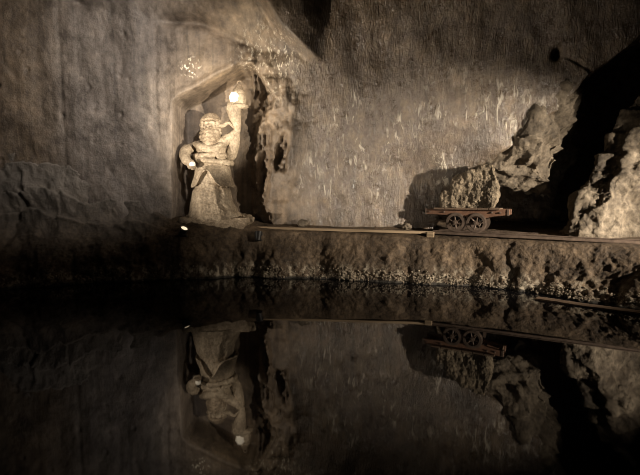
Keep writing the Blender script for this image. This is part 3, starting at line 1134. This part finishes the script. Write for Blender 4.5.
for x_ in (-WB, WB):
    bm = bmesh.new()
    sweep(bm, [Vector((x_, -GA / 2, WR)), Vector((x_, GA / 2, WR))], .025, 12)
    cpart('axle', bm, M['iron'], True, .6)
    for sy in (-1, 1):
        bm = bmesh.new()
        box(bm, (x_, sy * (GA / 2 - .085), (zt - .13 + WR) / 2), (.10, .06, zt - .10 - WR), bev=.008)
        cpart('axle_bracket', bm, M['dark'])
bm = bmesh.new()
sweep(bm, [Vector((-.80, -.16, .17)), Vector((-.62, -.16, .20)), Vector((-.40, -.16, .235)), Vector((-.30, -.16, .30))], .014, 8)
cpart('coupling_bar', bm, M['iron'], True)

# block of salt on the cart
def cb(px, py, dy):
    """point on the block, dy behind the near beam"""
    base = P(px, py, 1.0) - Vector((0, 0, CAM_Z))
    # meet the upright plane that runs along the track at distance dy behind the near rail
    p0 = RA + nrmv * dy
    t = (p0.x * nrmv.x + p0.y * nrmv.y) / (base.x * nrmv.x + base.y * nrmv.y)
    return Vector((0, 0, CAM_Z)) + base * t


top_z = CO.z + zt + .036
pts = []
for dy, sh in ((.02, 0), (.50, 0)):
    for (px, py) in ((446.5, 209), (443.5, 194), (455, 189.5), (456.5, 179), (470, 172), (485, 166), (491.5, 167), (496, 180), (499, 188.5), (496, 198), (491.5, 209)):
        pts.append(cb(px, py, dy))
f_pts = []
def prism(bm, outl, d0, d1, jit):
    a = [cb(px, py, d0 + random.uniform(-jit, jit)) for px, py in outl]
    b_ = [cb(px, py, d1) for px, py in outl]
    loft(bm, [a, b_])
bm = bmesh.new()
prism(bm, [(442, 210), (439, 196), (443, 190.5), (454, 189.8), (497, 189.5), (499.5, 188.5), (497, 198), (492, 210)], .03, .44, .02)
prism(bm, [(451, 191.5), (452, 179), (469, 171), (485, 164.3), (492.5, 165), (496, 180), (499.5, 188.7), (497, 191)], .05, .40, .02)
me = remeshed(bm, .018, 1)
co, no = mesh_np(me)
me.update()


def lf(p):
    f1, f2 = worley(p * 4.2 + .5 * fbm(p * 3, 2, 301)[:, None], 302)
    seam = P(470, 190.3, 9.4).z
    return .05 * fbm(p * 3.0, 4, 303) + .055 * (.42 - f1) + .03 * fbm(p * 12, 4, 309, .65) + .03 * (ridged(p * 7, 3, 305) - .2) - .018 * np.exp(-((p[:, 2] - seam - .03 * fbm(p * 3, 2, 307)) / .03) ** 2)


displace(me, lf)
org = Vector((CO.x + rdir.x * .05, CO.y + rdir.y * .05, top_z))
me.transform(Matrix.Translation(-org))
zz = np.empty(len(me.vertices) * 3)
me.vertices.foreach_get('co', zz)
zz = zz.reshape(-1, 3)
zz[:, 2] = np.where(zz[:, 2] < .04, np.maximum(zz[:, 2], .002), zz[:, 2])
me.vertices.foreach_set('co', zz.ravel())
load = link('salt_block', me, M['load'])
load.location = org
tag(load, 'large rough faceted salt block resting on the mine cart', 'rock block')

# kerb at the waterline on the right
ks = []
for px, py in ((536, 297.5), (560, 301), (600, 306.5), (640, 312), (690, 321)):
    d_ = CAM_Z / (CAM_Z - P(px, py, 1.0).z) if False else None
    r_ = P(px, py, 1.0) - Vector((0, 0, CAM_Z))
    t = (CAM_Z - .03) / -r_.z
    ks.append(Vector((r_.x * t, r_.y * t, .03)))
bm = bmesh.new()
PP = []
for i in range(len(ks) - 1):
    for k in range(8):
        PP.append(ks[i].lerp(ks[i + 1], k / 8))
PP.append(ks[-1])
rings = []
for i, p in enumerate(PP):
    t = (PP[min(i + 1, len(PP) - 1)] - PP[max(i - 1, 0)]).normalized()
    s = Vector((-t.y, t.x, 0))
    j = .03 * mn.noise(p * 1.5)
    rings.append([p + s * (-.05 + j) + Vector((0, 0, -.3)), p + s * .10 + Vector((0, 0, -.3)), p + s * .10 + Vector((0, 0, .005 + j * .4)), p + s * (-.05 + j) + Vector((0, 0, -.005 + j * .3))])
loft(bm, rings)
kerb = obj('stone_kerb', bm, M['wood'], smooth=False)
tag(kerb, 'low pale stone kerb curving along the waterline at lower right', 'kerb')

# ------------------------------------------------------------------ lamps
def on_bank(px, py):
    i = int(np.argmin(np.abs(us - px)))
    best = min(range(20, NV), key=lambda j: abs((CAM_Z - VB2[i, j, 2]) * F / VB2[i, j, 1] + 195 - py))
    return Vector(VB2[i, best])


def floodlight(loc, target, label, glow, power, size, blend, col, sc=1.0):
    loc = Vector(loc)
    zf = loc.z - .14
    root = thing('floodlight', label, 'floodlight', (loc.x, loc.y, zf))
    d = (Vector(target) - loc).normalized()
    rot = d.to_track_quat('Z', 'Y').to_matrix().to_4x4()
    hpos = Vector((0, 0, loc.z - zf))
    T = Matrix.Translation(hpos) @ rot @ Matrix.Diagonal((sc, sc, sc, 1))
    bm = bmesh.new()
    vs = []
    n = 20
    for (r, z_) in ((.03, -.16), (.06, -.15), (.075, -.05), (.085, .0), (.085, .05), (.078, .05), (.075, .01), (.0, .008)):
        vs.append([bm.verts.new(T @ Vector((math.cos(2 * PI * k / n) * max(r, .002), math.sin(2 * PI * k / n) * max(r, .002), z_))) for k in range(n)])
    for a, b_ in zip(vs, vs[1:]):
        for k in range(n):
            bm.faces.new((a[k], a[(k + 1) % n], b_[(k + 1) % n], b_[k]))
    bm.faces.new(vs[0][::-1])
    obj('housing', bm, M['dark'], root, sharp=.6)
    bm = bmesh.new()
    bmesh.ops.create_uvsphere(bm, u_segments=20, v_segments=8, radius=.074, matrix=T @ Matrix.Translation((0, 0, .022)) @ Matrix.Diagonal((1, 1, .2, 1)))
    obj('lens', bm, M[glow], root)
    bm = bmesh.new()
    sd_ = Vector((rot[0][0], rot[1][0], rot[2][0]))
    h1, h2 = hpos + sd_ * .1 * sc, hpos - sd_ * .1 * sc
    sweep(bm, [h1, h1 * .55 + Vector((0, 0, 0)), Vector((h1.x * .4, h1.y * .4, .02)), Vector((h2.x * .4, h2.y * .4, .02)), h2 * .55, h2], .011 * sc, 8)
    box(bm, (0, 0, .0), (.14 * sc, .12 * sc, .04), bev=.006)
    obj('bracket', bm, M['dark'], root)
    if power <= 0:
        return root
    ld = bpy.data.lights.new('floodlight_beam', 'SPOT')
    ld.energy = power
    ld.spot_size = size
    ld.spot_blend = blend
    ld.color = col
    ld.shadow_soft_size = .035
    lo = bpy.data.objects.new('floodlight_beam', ld)
    C.objects.link(lo)
    lo.location = loc + d * (.07 * sc)
    lo.rotation_euler = d.to_track_quat('-Z', 'Y').to_euler()
    return root


WARM = (1.0, 0.74, 0.44)
floodlight(on_bank(183.5, 235.5) + Vector((0, -.03, .14)), on_bank(183.5, 235.5) + Vector((.35, -.35, .75)), 'small lit floodlight at the lower left corner of the niche', 'spotglow', 6, 1.6, .6, WARM)
floodlight(on_bank(259, 240) + Vector((0, -.04, .15)), P(270, 130, 10.6), 'dark floodlight seen from behind below the left tip of the plank', 'dark', 0, 1.6, .8, WARM)


def spot(name, loc, target, power, size, blend, col, soft=.06):
    ld = bpy.data.lights.new(name, 'SPOT')
    ld.energy = power
    ld.spot_size = size
    ld.spot_blend = blend
    ld.color = col
    ld.shadow_soft_size = soft
    lo = bpy.data.objects.new(name, ld)
    C.objects.link(lo)
    lo.location = loc
    lo.rotation_euler = (Vector(target) - Vector(loc)).to_track_quat('-Z', 'Y').to_euler()
    return lo


spot('track_lamp', (8.6, 3.9, 2.7), (3.2, 10.0, 1.4), 3800, .82, 1.0, (1.0, .87, .71), .05)
spot('roof_lamp', (-0.3, 5.6, 5.6), P(118, 80, 10.0), 840, 1.08, .95, (1.0, .91, .83), .10)
spot('niche_lamp_left', (-5.6, 5.6, .8), P(254, 66, 10.4), 900, .46, .7, (1.0, .87, .69), .04)
spot('wall_lamp_left', (-5.4, 7.2, .9), (-0.3, 10.2, 3.5), 1250, .92, 1.0, (1.0, .87, .71), .05)
spot('niche_lamp_right', (4.6, 2.3, 1.5), P(209, 116, 10.4), 5600, .27, .8, (1.0, .87, .69), .04)
spot('fill_spot_right', (1.8, 1.4, 0.7), (1.9, 10.0, 1.6), 130, .95, 1.0, (1.0, .88, .74), .08)  # unseen fill added to brighten the cart front and the bank

w = bpy.data.worlds.new('world')
scene.world = w
w.use_nodes = True
w.node_tree.nodes['Background'].inputs[0].default_value = (.9, .75, .6, 1)
w.node_tree.nodes['Background'].inputs[1].default_value = 0.0025

vs = scene.view_settings
vs.view_transform = 'Standard'
vs.look = 'None'
vs.exposure = 0.9
vs.gamma = 1.0
vs.use_curve_mapping = False
scene.cycles.use_denoising = True
scene.cycles.filter_width = 1.0
